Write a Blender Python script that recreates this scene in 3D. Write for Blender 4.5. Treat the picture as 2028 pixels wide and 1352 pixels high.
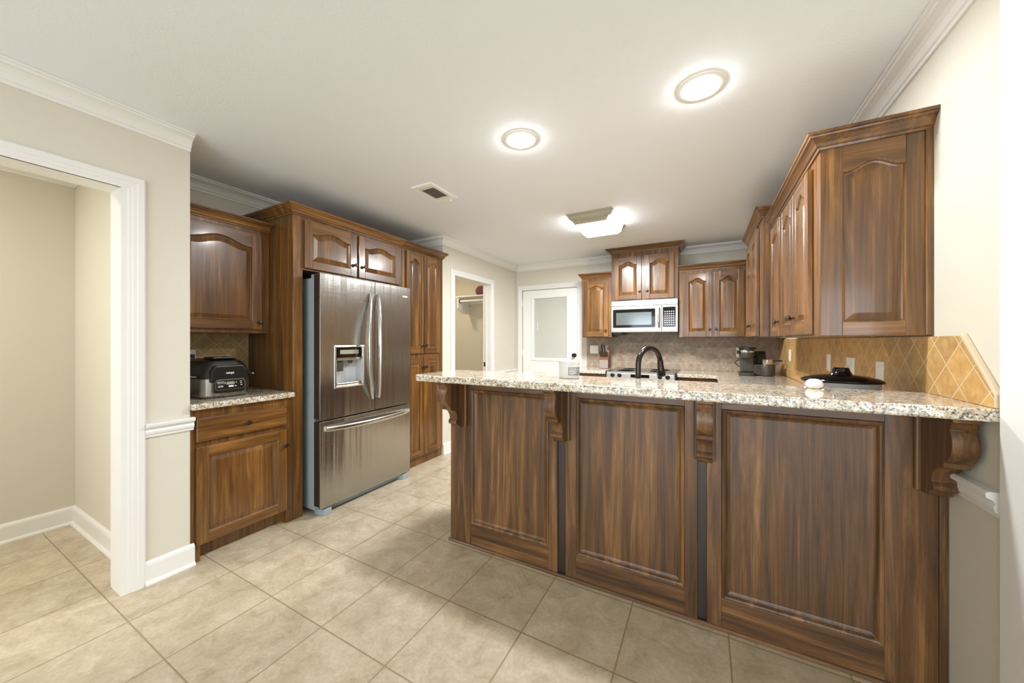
import bpy, bmesh, math, random
from math import pi, sin, cos, radians, sqrt
from mathutils import Vector, Matrix
random.seed(7)
for o in list(bpy.data.objects):
    bpy.data.objects.remove(o)
SC = bpy.context.scene
COL = SC.collection

# ------------------------------------------------------------------ camera
cd = bpy.data.cameras.new('camera'); cam = bpy.data.objects.new('camera', cd); COL.objects.link(cam)
cam.location = (0, 0, 1.28); cam.rotation_euler = (pi / 2, 0, radians(28.385))
cd.sensor_width = 36; cd.lens = 36 * 702.0 / 2028; cd.shift_y = -1.3 / 2028; cd.clip_start = 0.02
SC.camera = cam
# ------------------------------------------------------------------ view + world
SC.view_settings.view_transform = 'Standard'; SC.view_settings.look = 'None'
SC.view_settings.gamma = 1; SC.view_settings.use_curve_mapping = False
SC.view_settings.exposure = 0.0
w = bpy.data.worlds.new('world'); SC.world = w; w.use_nodes = True
w.node_tree.nodes['Background'].inputs[0].default_value = (0.85, 0.93, 1, 1)
w.node_tree.nodes['Background'].inputs[1].default_value = 1.0
SC.cycles.max_bounces = 10; SC.cycles.diffuse_bounces = 6; SC.cycles.glossy_bounces = 4
SC.cycles.caustics_reflective = False; SC.cycles.caustics_refractive = False
SC.cycles.sample_clamp_indirect = 6; SC.cycles.use_denoising = True

def area(name, loc, rot, sx, sy, power, col=(1, 1, 1), shape='RECTANGLE', spread=pi):
    l = bpy.data.lights.new(name, 'AREA'); l.shape = shape; l.size = sx; l.size_y = sy
    l.energy = power; l.color = col; l.spread = spread
    o = bpy.data.objects.new(name, l); COL.objects.link(o); o.location = loc; o.rotation_euler = rot
    return o
# daylight through the patio doors behind the camera, and through the room on the right
area('daylight_patio_doors', (0.2, -3.12, 1.12), (pi / 2, 0, 0), 4.6, 1.9, 125, (0.87, 0.94, 1))
area('daylight_side_room', (3.3, 0.2, 1.35), (pi / 2, 0, pi / 2), 2.6, 1.8, 14, (0.85, 0.94, 1))
# added fill light behind the camera, no real fixture; hall and closet ceiling lamps
l = bpy.data.lights.new('rear_fill', 'POINT'); l.energy = 8; l.shadow_soft_size = 0.25; l.color = (1, 0.97, 0.92)
lo = bpy.data.objects.new('rear_fill', l); COL.objects.link(lo); lo.location = (-0.3, -2.0, 1.75)
area('hall_lamp', (-3.3, -0.75, 2.40), (0, 0, 0), 0.3, 0.3, 30, (1, 0.98, 0.95), 'DISK')
area('closet_lamp', (-3.5, 3.75, 2.40), (0, 0, 0), 0.12, 0.12, 9, (1, 0.86, 0.64), 'DISK')

# ------------------------------------------------------------------ materials
def srgb(r, g, b):
    f = lambda c: (c / 255 / 12.92) if c / 255 <= 0.04045 else ((c / 255 + 0.055) / 1.055) ** 2.4
    return (f(r), f(g), f(b), 1)

class NT:
    def __init__(s, name):
        s.m = bpy.data.materials.new(name); s.m.use_nodes = True
        s.t = s.m.node_tree; s.b = s.t.nodes['Principled BSDF']
    def n(s, typ, **kw):
        x = s.t.nodes.new(typ)
        for k, v in kw.items(): setattr(x, k, v)
        return x
    def l(s, a, b): s.t.links.new(a, b)
    def val(s, sock, v):
        if hasattr(v, 'links') or isinstance(v, bpy.types.NodeSocket): s.l(v, sock)
        else: sock.default_value = v
    def math(s, op, a, b=0.0, c=None):
        x = s.n('ShaderNodeMath', operation=op); s.val(x.inputs[0], a); s.val(x.inputs[1], b)
        if c is not None: s.val(x.inputs[2], c)
        return x.outputs[0]
    def noise(s, vec, scale, detail=4, rough=0.55, dist=0.0):
        x = s.n('ShaderNodeTexNoise'); s.l(vec, x.inputs['Vector']); x.inputs['Scale'].default_value = scale
        x.inputs['Detail'].default_value = detail; x.inputs['Roughness'].default_value = rough
        x.inputs['Distortion'].default_value = dist
        return x.outputs['Fac']
    def ramp(s, fac, stops, interp='LINEAR'):
        x = s.n('ShaderNodeValToRGB'); s.l(fac, x.inputs[0]); cr = x.color_ramp; cr.interpolation = interp
        while len(cr.elements) < len(stops): cr.elements.new(0.5)
        for e, (p, c) in zip(cr.elements, stops): e.position = p; e.color = c
        return x.outputs[0]
    def mix(s, fac, a, b, mode='MIX'):
        x = s.n('ShaderNodeMix', data_type='RGBA', blend_type=mode)
        s.val(x.inputs[0], fac); s.val(x.inputs[6], a); s.val(x.inputs[7], b)
        return x.outputs[2]
    def mapping(s, vec, scale=(1, 1, 1), rot=(0, 0, 0)):
        x = s.n('ShaderNodeMapping'); s.l(vec, x.inputs[0]); x.inputs['Scale'].default_value = scale
        x.inputs['Rotation'].default_value = rot
        return x.outputs[0]
    def objco(s): return s.n('ShaderNodeTexCoord').outputs['Object']
    def pos(s): return s.n('ShaderNodeNewGeometry').outputs['Position']
    def bump(s, h, strength, dist=0.002):
        x = s.n('ShaderNodeBump'); s.l(h, x.inputs['Height']); x.inputs['Strength'].default_value = strength
        x.inputs['Distance'].default_value = dist; s.l(x.outputs[0], s.b.inputs['Normal'])
    def set(s, **kw):
        for k, v in kw.items(): s.val(s.b.inputs[k.replace('_', ' ')], v)
        return s.m

def plain(name, col, rough=0.5, metal=0.0, **kw):
    t = NT(name); t.set(Base_Color=col, Roughness=rough, Metallic=metal, **kw); return t.m

def wood(name, horizontal, cols, rough=0.32, coat=0.4):
    t = NT(name)
    oi = t.n('ShaderNodeObjectInfo')
    off = t.n('ShaderNodeVectorMath', operation='SCALE'); cmb = t.n('ShaderNodeCombineXYZ')
    t.l(oi.outputs['Random'], cmb.inputs[0]); t.l(t.math('MULTIPLY', oi.outputs['Random'], 1.7), cmb.inputs[2])
    t.l(cmb.outputs[0], off.inputs[0]); off.inputs['Scale'].default_value = 23
    add = t.n('ShaderNodeVectorMath', operation='ADD'); t.l(t.objco(), add.inputs[0]); t.l(off.outputs[0], add.inputs[1])
    v = add.outputs[0]
    sc1 = (1.1, 20, 20) if horizontal else (20, 20, 1.1)
    sc2 = (3, 150, 150) if horizontal else (150, 150, 3)
    sc3 = (1.2, 4, 4) if horizontal else (4, 4, 1.2)
    n1 = t.noise(t.mapping(v, sc1), 1.0, 7, 0.68, 0.7)
    n2 = t.noise(t.mapping(v, sc2), 1.0, 3, 0.6, 0.2)
    n3 = t.noise(t.mapping(v, sc3), 1.0, 3, 0.5, 0.4)
    base = t.ramp(n1, [(0.28, cols[0]), (0.5, cols[1]), (0.72, cols[2])])
    blot = t.ramp(n3, [(0.3, (0.66, 0.65, 0.64, 1)), (0.65, (1.08, 1.07, 1.06, 1))])
    fine = t.ramp(n2, [(0.3, (0.72, 0.70, 0.68, 1)), (0.6, (1.06, 1.06, 1.06, 1))])
    c = t.mix(1.0, t.mix(1.0, base, blot, 'MULTIPLY'), fine, 'MULTIPLY')
    t.set(Base_Color=c, Roughness=rough, Coat_Weight=coat, Coat_Roughness=0.12)
    t.bump(n2, 0.10, 0.0006)
    return t.m
WC = (srgb(62, 39, 16), srgb(113, 75, 33), srgb(160, 114, 59))
M = {}
M['wood'] = wood('stained_wood', False, WC)
M['wood_h'] = wood('stained_wood_cross', True, WC)
PC = (srgb(50, 34, 20), srgb(102, 71, 42), srgb(156, 114, 70))
M['pwood'] = wood('walnut_stain', False, PC, 0.42, 0.12)
M['pwood_h'] = wood('walnut_stain_cross', True, PC, 0.42, 0.12)
M['wood_dark'] = wood('dark_strip_wood', False, (srgb(36, 26, 20), srgb(50, 36, 27), srgb(62, 46, 36)), 0.45)

def wallpaint(name, col, scale=260, st=0.12, rough=0.6):
    t = NT(name); n = t.noise(t.pos(), scale, 3, 0.5)
    t.set(Base_Color=col, Roughness=rough, Specular_IOR_Level=0.3); t.bump(n, st, 0.003); return t.m
M['wall'] = wallpaint('beige_wall_paint', srgb(212, 207, 193))
M['ceil'] = wallpaint('ceiling_texture', srgb(234, 238, 242), 110, 0.25, 0.8)
M['white'] = plain('white_trim_paint', srgb(228, 227, 223), 0.35)
M['door_white'] = plain('white_door_paint', srgb(236, 236, 232), 0.4)

def tilefloor():
    t = NT('floor_tile'); p = t.pos(); sp = t.n('ShaderNodeSeparateXYZ'); t.l(p, sp.inputs[0])
    def edge(c, o):
        f = t.math('FRACT', t.math('DIVIDE', t.math('SUBTRACT', c, o), 0.4))
        return t.math('MULTIPLY', t.math('MINIMUM', f, t.math('SUBTRACT', 1.0, f)), 0.4)
    d = t.math('MINIMUM', edge(sp.outputs[0], -0.305), edge(sp.outputs[1], 0.59))
    g = t.n('ShaderNodeMapRange'); t.l(d, g.inputs[0]); g.inputs[1].default_value = 0.0018; g.inputs[2].default_value = 0.0040
    ci = t.n('ShaderNodeCombineXYZ')
    t.l(t.math('FLOOR', t.math('DIVIDE', t.math('SUBTRACT', sp.outputs[0], -0.305), 0.4)), ci.inputs[0])
    t.l(t.math('FLOOR', t.math('DIVIDE', t.math('SUBTRACT', sp.outputs[1], 0.59), 0.4)), ci.inputs[1])
    wn = t.n('ShaderNodeTexWhiteNoise', noise_dimensions='3D'); t.l(ci.outputs[0], wn.inputs[0])
    n1 = t.noise(p, 9, 8, 0.68, 0.8); n2 = t.noise(p, 60, 4, 0.6)
    c = t.ramp(n1, [(0.3, srgb(170, 154, 128)), (0.5, srgb(190, 175, 150)), (0.7, srgb(206, 193, 170))])
    c = t.mix(1.0, c, t.ramp(n2, [(0.3, (0.88, 0.87, 0.85, 1)), (0.6, (1.03, 1.03, 1.03, 1))]), 'MULTIPLY')
    c = t.mix(1.0, c, t.ramp(wn.outputs[0], [(0, (0.95, 0.95, 0.95, 1)), (1, (1.03, 1.03, 1.03, 1))]), 'MULTIPLY')
    c = t.mix(g.outputs[0], srgb(150, 130, 100), c)
    t.set(Base_Color=c, Roughness=0.42)
    h = t.math('ADD', g.outputs[0], t.math('MULTIPLY', n1, 0.25)); t.bump(h, 0.35, 0.002)
    return t.m
M['floor'] = tilefloor()

def splash(name, axis, o_h, o_z, cols, row=True, grout=(214, 196, 160)):
    t = NT(name); p = t.pos(); sp = t.n('ShaderNodeSeparateXYZ'); t.l(p, sp.inputs[0])
    h = t.math('SUBTRACT', sp.outputs[axis], o_h); z = t.math('SUBTRACT', sp.outputs[2], o_z); P = 0.1011
    a = t.math('MULTIPLY', t.math('ADD', h, z), 0.70711); b = t.math('MULTIPLY', t.math('SUBTRACT', h, z), 0.70711)
    def edge(c, P):
        f = t.math('FRACT', t.math('DIVIDE', c, P)); return t.math('MULTIPLY', t.math('MINIMUM', f, t.math('SUBTRACT', 1.0, f)), P)
    d = t.math('MINIMUM', edge(a, P), edge(b, P))
    ci = t.n('ShaderNodeCombineXYZ'); t.l(t.math('FLOOR', t.math('DIVIDE', a, P)), ci.inputs[0]); t.l(t.math('FLOOR', t.math('DIVIDE', b, P)), ci.inputs[1])
    idv = ci.outputs[0]
    if row:
        zr = t.math('SUBTRACT', sp.outputs[2], 1.003)
        d2 = t.math('MINIMUM', edge(h, 0.15), t.math('ABSOLUTE', zr)); low = t.math('LESS_THAN', zr, 0.0)
        dd = t.n('ShaderNodeMix', data_type='FLOAT'); t.l(low, dd.inputs[0]); t.l(t.math('MINIMUM', d, t.math('ABSOLUTE', zr)), dd.inputs[2]); t.l(d2, dd.inputs[3]); d = dd.outputs[0]
        c2 = t.n('ShaderNodeCombineXYZ'); t.l(t.math('FLOOR', t.math('DIVIDE', h, 0.15)), c2.inputs[0]); c2.inputs[2].default_value = 7
        mv = t.n('ShaderNodeMix', data_type='VECTOR'); t.l(low, mv.inputs[0]); t.l(idv, mv.inputs[4]); t.l(c2.outputs[0], mv.inputs[5]); idv = mv.outputs[1]
    g = t.n('ShaderNodeMapRange'); t.l(d, g.inputs[0]); g.inputs[1].default_value = 0.0010; g.inputs[2].default_value = 0.0026
    wn = t.n('ShaderNodeTexWhiteNoise', noise_dimensions='3D'); t.l(idv, wn.inputs[0])
    n1 = t.noise(p, 28, 6, 0.65, 0.5); n2 = t.noise(p, 130, 3, 0.6)
    c = t.ramp(n1, [(0.3, cols[0]), (0.52, cols[1]), (0.72, cols[2])])
    c = t.mix(1.0, c, t.ramp(wn.outputs[0], [(0, (0.82, 0.82, 0.83, 1)), (1, (1.1, 1.08, 1.06, 1))]), 'MULTIPLY')
    pit = t.ramp(n2, [(0.66, (0, 0, 0, 1)), (0.74, (1, 1, 1, 1))])
    c = t.mix(t.math('MULTIPLY', pit, 0.35), c, srgb(232, 215, 180))
    c = t.mix(g.outputs[0], srgb(*grout), c)
    t.set(Base_Color=c, Roughness=0.45); t.bump(g.outputs[0], 0.3, 0.0015)
    return t.m
M['splash_back'] = splash('stone_diamond_back', 0, -0.62, 1.16, (srgb(140, 122, 104), srgb(164, 147, 128), srgb(186, 171, 153)), True, (184, 168, 148))
M['splash_right'] = splash('travertine_diamond_right', 1, 2.022, 1.126, (srgb(176, 136, 78), srgb(196, 156, 96), srgb(212, 176, 118)))
M['splash_left'] = splash('travertine_diamond_left', 1, 1.20, 1.18, (srgb(170, 140, 92), srgb(190, 160, 110), srgb(206, 180, 134)))
M['splash_edge'] = plain('travertine_edge', srgb(206, 188, 160), 0.5)

def granite():
    t = NT('granite'); p = t.pos()
    n1 = t.noise(p, 45, 5, 0.65, 0.3); n2 = t.noise(p, 150, 4, 0.65, 0.4); n3 = t.noise(p, 95, 3, 0.6, 0.8); n4 = t.noise(p, 260, 2, 0.5)
    c = t.ramp(n1, [(0.32, srgb(158, 134, 100)), (0.47, srgb(210, 197, 174)), (0.62, srgb(236, 231, 220))])
    k1 = t.ramp(n3, [(0.56, (0, 0, 0, 1)), (0.60, (1, 1, 1, 1))])
    c = t.mix(t.math('MULTIPLY', k1, 0.75), c, srgb(120, 112, 104))
    k2 = t.ramp(n2, [(0.545, (0, 0, 0, 1)), (0.585, (1, 1, 1, 1))])
    c = t.mix(t.math('MULTIPLY', k2, 0.9), c, srgb(48, 44, 42))
    k3 = t.ramp(n4, [(0.64, (0, 0, 0, 1)), (0.68, (1, 1, 1, 1))])
    c = t.mix(t.math('MULTIPLY', k3, 0.7), c, srgb(150, 116, 74))
    t.set(Base_Color=c, Roughness=0.09, Coat_Weight=0.3, Coat_Roughness=0.05)
    return t.m
M['granite'] = granite()

def steel(name, col, rough, stretch):
    t = NT(name); v = t.objco(); n = t.noise(t.mapping(v, stretch), 1.0, 4, 0.6); n2 = t.noise(t.mapping(v, (8, 8, 0.35)), 1.0, 3, 0.5)
    t.set(Base_Color=col, Metallic=1.0, Anisotropic=0.55)
    mr = t.n('ShaderNodeMapRange'); t.l(n, mr.inputs[0]); mr.inputs[3].default_value = rough - 0.05; mr.inputs[4].default_value = rough + 0.07
    t.l(mr.outputs[0], t.b.inputs['Roughness'])
    t.bump(t.math('ADD', t.math('MULTIPLY', n, 0.02), n2), 0.7, 0.016)
    return t.m
M['steel'] = steel('brushed_steel', srgb(178, 176, 170), 0.24, (4, 4, 300))
M['steel_bright'] = plain('polished_steel', srgb(205, 202, 196), 0.22, 1.0)
M['steel_mw'] = plain('pale_steel', srgb(188, 186, 181), 0.34, 0.9)
M['niche'] = plain('dispenser_grey', srgb(196, 198, 200), 0.35)
M['fridge_side'] = plain('fridge_side_grey', srgb(152, 163, 170), 0.5)
M['fridge_dark'] = plain('door_edge_dark', srgb(62, 52, 48), 0.35, 0.3)
M['black'] = plain('black_plastic', srgb(22, 21, 20), 0.32)
M['black_gloss'] = plain('black_gloss', srgb(14, 13, 12), 0.06)
M['graphite'] = plain('graphite_plastic', srgb(74, 70, 62), 0.4, 0.3)
M['bronze'] = plain('oil_rubbed_bronze', srgb(62, 57, 54), 0.24, 0.85)
M['knob'] = plain('pewter_knob', srgb(86, 74, 64), 0.3, 0.9)
M['plate'] = plain('white_plate', srgb(240, 239, 234), 0.35)
M['jar'] = plain('white_jar', srgb(206, 206, 204), 0.4)
M['label'] = plain('grey_label', srgb(120, 122, 122), 0.5)
M['lcd'] = plain('lcd_grey', srgb(150, 150, 132), 0.4)
M['crock'] = plain('crock_grey', srgb(182, 186, 190), 0.35, 0.2)
M['pink'] = plain('pink_fabric', srgb(122, 66, 84), 0.8)
M['block_wood'] = plain('knife_block_wood', srgb(112, 74, 42), 0.45)
M['block_face'] = plain('knife_block_front', srgb(150, 138, 133), 0.5)
M['red_dark'] = plain('dark_red_plastic', srgb(96, 42, 40), 0.35)
M['blind'] = plain('blind_slat', srgb(196, 195, 184), 0.5)
M['vent_dark'] = plain('duct_dark', srgb(70, 66, 52), 0.8)
M['frame_unlit'] = plain('fixture_trim', srgb(160, 154, 134), 0.5)  # unlit look of the end caps is put into this darkened grey
tg = NT('door_glass'); tg.set(Base_Color=(0.9, 0.93, 0.92, 1), Roughness=0.02, Alpha=0.10, Specular_IOR_Level=1.0); M['glass'] = tg.m
tg = NT('mw_window'); tg.set(Base_Color=srgb(120, 128, 130), Roughness=0.12, Metallic=0.6); M['mw_glass'] = tg.m
def emit(name, col, s):
    t = NT(name); t.set(Base_Color=col, Emission_Color=col, Emission_Strength=s); return t.m
M['lens'] = emit('lamp_lens', (0.98, 0.99, 1, 1), 110)
M['lens_rim'] = plain('lamp_ring', srgb(236, 234, 228), 0.5)
M['diffuser'] = emit('fixture_diffuser', (0.98, 0.99, 1, 1), 14)

# ------------------------------------------------------------------ mesh builder
class MB:
    def __init__(s): s.v = []; s.f = []; s.mi = []; s.sm = []
    def face(s, idx, m=0, smooth=False): s.f.append(tuple(idx)); s.mi.append(m); s.sm.append(smooth)
    def box(s, x0, y0, z0, x1, y1, z1, m=0):
        b = len(s.v)
        for z in (z0, z1):
            s.v += [(x0, y0, z), (x1, y0, z), (x1, y1, z), (x0, y1, z)]
        for q in ((3, 2, 1, 0), (4, 5, 6, 7), (0, 1, 5, 4), (1, 2, 6, 5), (2, 3, 7, 6), (3, 0, 4, 7)):
            s.face([b + i for i in q], m)
        return s
    def prism(s, poly, axis, a, b_, m=0, smooth=False):
        """poly of 2-D points in the two remaining axes (in x,y,z order), extruded along axis from a to b_"""
        n = len(poly); b = len(s.v)
        for t in (a, b_):
            for (p, q) in poly:
                s.v.append({'x': (t, p, q), 'y': (p, t, q), 'z': (p, q, t)}[axis])
        s.face([b + i for i in range(n)][::-1], m); s.face([b + n + i for i in range(n)], m)
        for i in range(n):
            j = (i + 1) % n; s.face((b + i, b + j, b + n + j, b + n + i), m, smooth)
        return s
    def rings(s, rings, m=0, close=True, cap0=False, cap1=True, smooth=False, capm=None):
        b = len(s.v); n = len(rings[0])
        for r in rings: s.v += [tuple(p) for p in r]
        for k in range(len(rings) - 1):
            for i in range(n if close else n - 1):
                j = (i + 1) % n
                s.face((b + k * n + i, b + k * n + j, b + (k + 1) * n + j, b + (k + 1) * n + i), m, smooth)
        if cap0: s.face([b + i for i in range(n)][::-1], m if capm is None else capm)
        if cap1: s.face([b + (len(rings) - 1) * n + i for i in range(n)], m if capm is None else capm)
        return s
    def lathe(s, prof, c=(0, 0, 0), axis='z', seg=32, m=0, sx=1, sy=1, smooth=True):
        rs = []
        for (r, h) in prof:
            ring = []
            for i in range(seg):
                a = 2 * pi * i / seg; p, q = r * cos(a) * sx, r * sin(a) * sy
                ring.append({'z': (c[0] + p, c[1] + q, c[2] + h), 'y': (c[0] + p, c[1] + h, c[2] - q), 'x': (c[0] + h, c[1] + p, c[2] + q)}[axis])
            rs.append(ring)
        return s.rings(rs, m, True, True, True, smooth)
    def tube(s, path, r, seg=12, m=0, sq=None, cap=True):
        pts = [Vector(p) for p in path]; rs = []; n0 = None
        for i, p in enumerate(pts):
            t = (pts[min(i + 1, len(pts) - 1)] - pts[max(i - 1, 0)]).normalized()
            if n0 is None:
                up = Vector((0, 0, 1)) if abs(t.z) < 0.9 else Vector((0, 1, 0)); n0 = up.cross(t).normalized()
            else: n0 = (n0 - t * n0.dot(t)).normalized()
            bn = t.cross(n0); rr = r[i] if isinstance(r, (list, tuple)) else r
            a, b = (rr, rr) if sq is None else (rr * sq[0], rr * sq[1])
            rs.append([p + n0 * (a * cos(2 * pi * k / seg)) + bn * (b * sin(2 * pi * k / seg)) for k in range(seg)])
        return s.rings(rs, m, True, cap, cap, True)
    def sweep(s, path, prof, z0, side=1, m=0, closed=False):
        """profile (out, up) swept along an XY path with mitred corners; out is to the right of travel * side"""
        pts = [Vector((p[0], p[1])) for p in path]; rs = []; n = len(pts)
        for i in range(n):
            ds = []
            if i > 0 or closed: ds.append((pts[i] - pts[i - 1]).normalized())
            if i < n - 1 or closed: ds.append((pts[(i + 1) % n] - pts[i]).normalized())
            ns = [Vector((d.y, -d.x)) * side for d in ds]
            mn = sum(ns, Vector((0, 0))); mn = mn / mn.length; k = 1 / max(0.3, mn.dot(ns[0]))
            rs.append([(pts[i].x + mn.x * k * o, pts[i].y + mn.y * k * o, z0 + u) for (o, u) in prof])
        if closed: rs.append(rs[0])
        return s.rings(rs, m, True, not closed, not closed)
    def build(s, name, mats, parent=None, loc=(0, 0, 0), rot=(0, 0, 0), bevel=0, segs=2, sharp=35, sub=0):
        me = bpy.data.meshes.new(name); me.from_pydata(s.v, [], s.f); me.update()
        bm = bmesh.new(); bm.from_mesh(me); bmesh.ops.recalc_face_normals(bm, faces=bm.faces); bm.to_mesh(me); bm.free()
        for mt in (mats if isinstance(mats, (list, tuple)) else [mats]): me.materials.append(M[mt])
        for p, mi, sm in zip(me.polygons, s.mi, s.sm): p.material_index = mi; p.use_smooth = sm
        if any(s.sm): me.set_sharp_from_angle(angle=radians(sharp))
        o = bpy.data.objects.new(name, me); COL.objects.link(o); o.location = loc; o.rotation_euler = rot
        if parent: o.parent = parent
        if bevel:
            b = o.modifiers.new('bevel', 'BEVEL'); b.width = bevel; b.segments = segs; b.limit_method = 'ANGLE'; b.angle_limit = radians(40); b.harden_normals = False
        return o

def tag(o, label, cat, group=None, kind=None):
    o['label'] = label; o['category'] = cat
    if group: o['group'] = group
    if kind: o['kind'] = kind
    return o
def thing(name, label, cat, loc=(0, 0, 0), rotz=0.0, group=None):
    o = bpy.data.objects.new(name, None); COL.objects.link(o); o.location = loc; o.rotation_euler = (0, 0, rotz)
    o.empty_display_size = 0.1
    return tag(o, label, cat, group)
def struct(o): o['kind'] = 'structure'; return o
def rrect(x0, y0, x1, y1, r, n=6, corners=(1, 1, 1, 1)):
    out = []
    for k, (cx, cy, a0) in enumerate(((x0, y0, pi), (x1, y0, 1.5 * pi), (x1, y1, 0), (x0, y1, 0.5 * pi))):
        if not corners[k]: out.append((cx, cy)); continue
        ox = cx + (r if k in (0, 3) else -r); oy = cy + (r if k in (0, 1) else -r)
        for i in range(n + 1):
            a = a0 + (pi / 2) * i / n; out.append((ox + r * cos(a), oy + r * sin(a)))
    return out

# ------------------------------------------------------------------ the setting
L90 = pi / 2; H = 2.44; XL = -2.575; XR = 0.757; YB = 4.92
struct(MB().box(-4.1, -3.3, -0.1, 3.5, 5.15, 0).build('floor', 'floor'))
struct(MB().box(-4.1, -3.3, H, 3.5, 5.15, H + 0.1).build('ceiling', 'ceil'))
# left wall with the cased hall opening (opening y -0.26 .. 0.645)
wl = MB().box(-2.70, -3.2, 0, XL, -0.26, H).box(-2.70, -0.26, 2.06, XL, 0.645, H).box(-2.70, 0.645, 0, XL, 0.905, H)
wl.box(-3.90, 0.735, 0, -2.70, 0.905, H)
struct(wl.build('wall_left', 'wall'))
struct(MB().box(-4.02, -1.5, 0, -3.90, 0.905, H).box(-3.90, -1.62, 0, -2.70, -1.5, H).build('wall_hall', 'wall'))
struct(MB().box(-3.30, 0.905, 0, -3.19, 3.13, H).build('wall_recess', 'wall'))
struct(MB().box(-3.30, 3.13, 0, -2.578, 3.23, H).build('wall_pantry_return', 'wall'))
wc = MB().box(-2.69, 3.2305, 0, -2.578, 3.335, H).box(-2.69, 3.335, 2.055, -2.578, 4.16, H).box(-2.69, 4.16, 0, -2.578, YB, H)
struct(wc.build('wall_doorway', 'wall'))
struct(MB().box(-3.90, 4.60, 0, -2.69, 4.72, H).box(-4.02, 3.13, 0, -3.90, 4.72, H).box(-3.90, 3.13, 0, -3.30, 3.23, H).build('wall_closet', 'wall'))
DX0, DX1, DZ = -2.485, -1.585, 2.06
struct(MB().box(-2.69, YB, 0, DX0, YB + 0.12, H).box(DX0, YB, DZ, DX1, YB + 0.12, H).box(DX1, YB, 0, XR + 0.12, YB + 0.12, H).build('wall_back', 'wall'))
struct(MB().box(XR, 1.54, 0, XR + 0.12, YB, H).box(XR, -0.9, 2.32, XR + 0.12, 1.54, H).build('wall_right', 'wall'))
struct(MB().box(3.40, -3.2, 0, 3.5, 4.0, H).box(XR + 0.12, 4.0, 0, 3.5, 4.1, H).build('wall_side_room', 'wall'))
# rear wall with wide patio doors
struct(MB().box(-2.70, -3.3, 0, -2.15, -3.2, H).box(2.55, -3.3, 0, 3.5, -3.2, H).box(-2.15, -3.3, 2.12, 2.55, -3.2, H).build('wall_rear', 'wall'))
wn = MB()
for x0, x1 in ((-2.15, -2.08), (-0.61, -0.53), (0.93, 1.01), (2.48, 2.55)): wn.box(x0, -3.29, 0, x1, -3.21, 2.12)
wn.box(-2.08, -3.29, 0, 2.48, -3.21, 0.1).box(-2.08, -3.29, 2.04, 2.48, -3.21, 2.12)
win = struct(wn.build('window_1', 'white'))
win_g = MB().box(-2.08, -3.255, 0.1, 2.48, -3.245, 2.04).build('window_pane', 'glass', win)

CROWN = [(0, -0.085), (0.009, -0.085), (0.011, -0.072), (0.018, -0.068), (0.02, -0.060), (0.026, -0.046), (0.036, -0.033), (0.050, -0.024), (0.062, -0.020), (0.064, -0.012), (0.074, -0.010), (0.075, 0), (0, 0)]
def crown(name, path, side=1, z=H - 0.001): return struct(MB().sweep(path, CROWN, z, side).build(name, 'white'))
crown('trim_1', [(XL, -3.2), (XL, 0.905)], 1)                                   # left wall, ends square at the recess
crown('trim_2', [(-3.19, 0.907), (-3.19, 3.128), (-2.578, 3.128), (-2.578, YB), (XR, YB), (XR, -0.9)], 1)
crown('trim_3', [(-3.90, -1.5), (-3.90, 0.735), (-2.70, 0.735)], 1)
RAIL = [(0, 0), (0.010, 0), (0.012, 0.012), (0.018, 0.018), (0.020, 0.030), (0.016, 0.040), (0.022, 0.050), (0.034, 0.056), (0.036, 0.068), (0.030, 0.074), (0, 0.074)]
struct(MB().sweep([(XL, 0.718), (XL, 0.918)], RAIL, 0.772, 1).build('trim_4', 'white'))
struct(MB().sweep([(XR, 1.822), (XR, 1.562)], RAIL, 0.768, 1).build('trim_5', 'white'))
struct(MB().sweep([(-2.578, 4.225), (-2.578, YB), (-2.545, YB)], RAIL, 0.772, 1).build('trim_6', 'white'))
BASE = [(0, 0), (0.028, 0), (0.028, 0.008), (0.022, 0.018), (0.016, 0.020), (0.015, 0.100), (0.012, 0.112), (0.006, 0.120), (0, 0.122)]
def baseb(name, path, side=1): return struct(MB().sweep(path, BASE, 0, side).build(name, 'white'))
baseb('baseboard_left', [(XL, 0.716), (XL, 0.922)])
baseb('baseboard_hall', [(-3.90, -1.5), (-3.90, 0.735), (-2.76, 0.735)])
baseb('baseboard_closet', [(-2.578, 3.131), (-2.578, 3.268)])
baseb('baseboard_back', [(-2.578, 4.228), (-2.578, YB), (-2.556, YB)])
# casings: fluted profile across width (0 = opening edge)
def casing(name, axis, plane, sgn, a0, a1, top, wd=0.066, th=0.019, left=True, right=True, z0=0):
    """boards round an opening a0..a1 in a wall plane: axis 'x' means the wall is an x = plane wall"""
    mb = MB(); pr = [(0, 0.010), (0.006, 0.013), (0.016, 0.013), (0.020, 0.016), (0.034, 0.016), (0.038, 0.019), (0.060, 0.019), (wd, 0.015), (wd, 0), (0, 0)]
    def P(u, z, o): return (plane + sgn * o, u, z) if axis == 'x' else (u, plane + sgn * o, z)
    seq = []
    if left: seq.append((a0, z0, -1, 0)); 
    seq.append((a0, top, -1 if left else 0, 1))
    seq.append((a1, top, 1 if right else 0, 1))
    if right: seq.append((a1, z0, 1, 0))
    rs = [[P(u + du * o, z + dz * o, t) for (o, t) in pr] for (u, z, du, dz) in seq]
    mb.rings(rs, 0, True, True, True)
    return struct(mb.build(name, 'white'))
casing('trim_7', 'x', XL, 1, -0.255, 0.652, 2.05)
casing('trim_8', 'x', -2.578, 1, 3.342, 4.153, 2.048, 0.07)
casing('trim_9', 'y', YB, -1, DX0 + 0.004, DX1 - 0.004, 2.056, 0.07)
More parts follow.
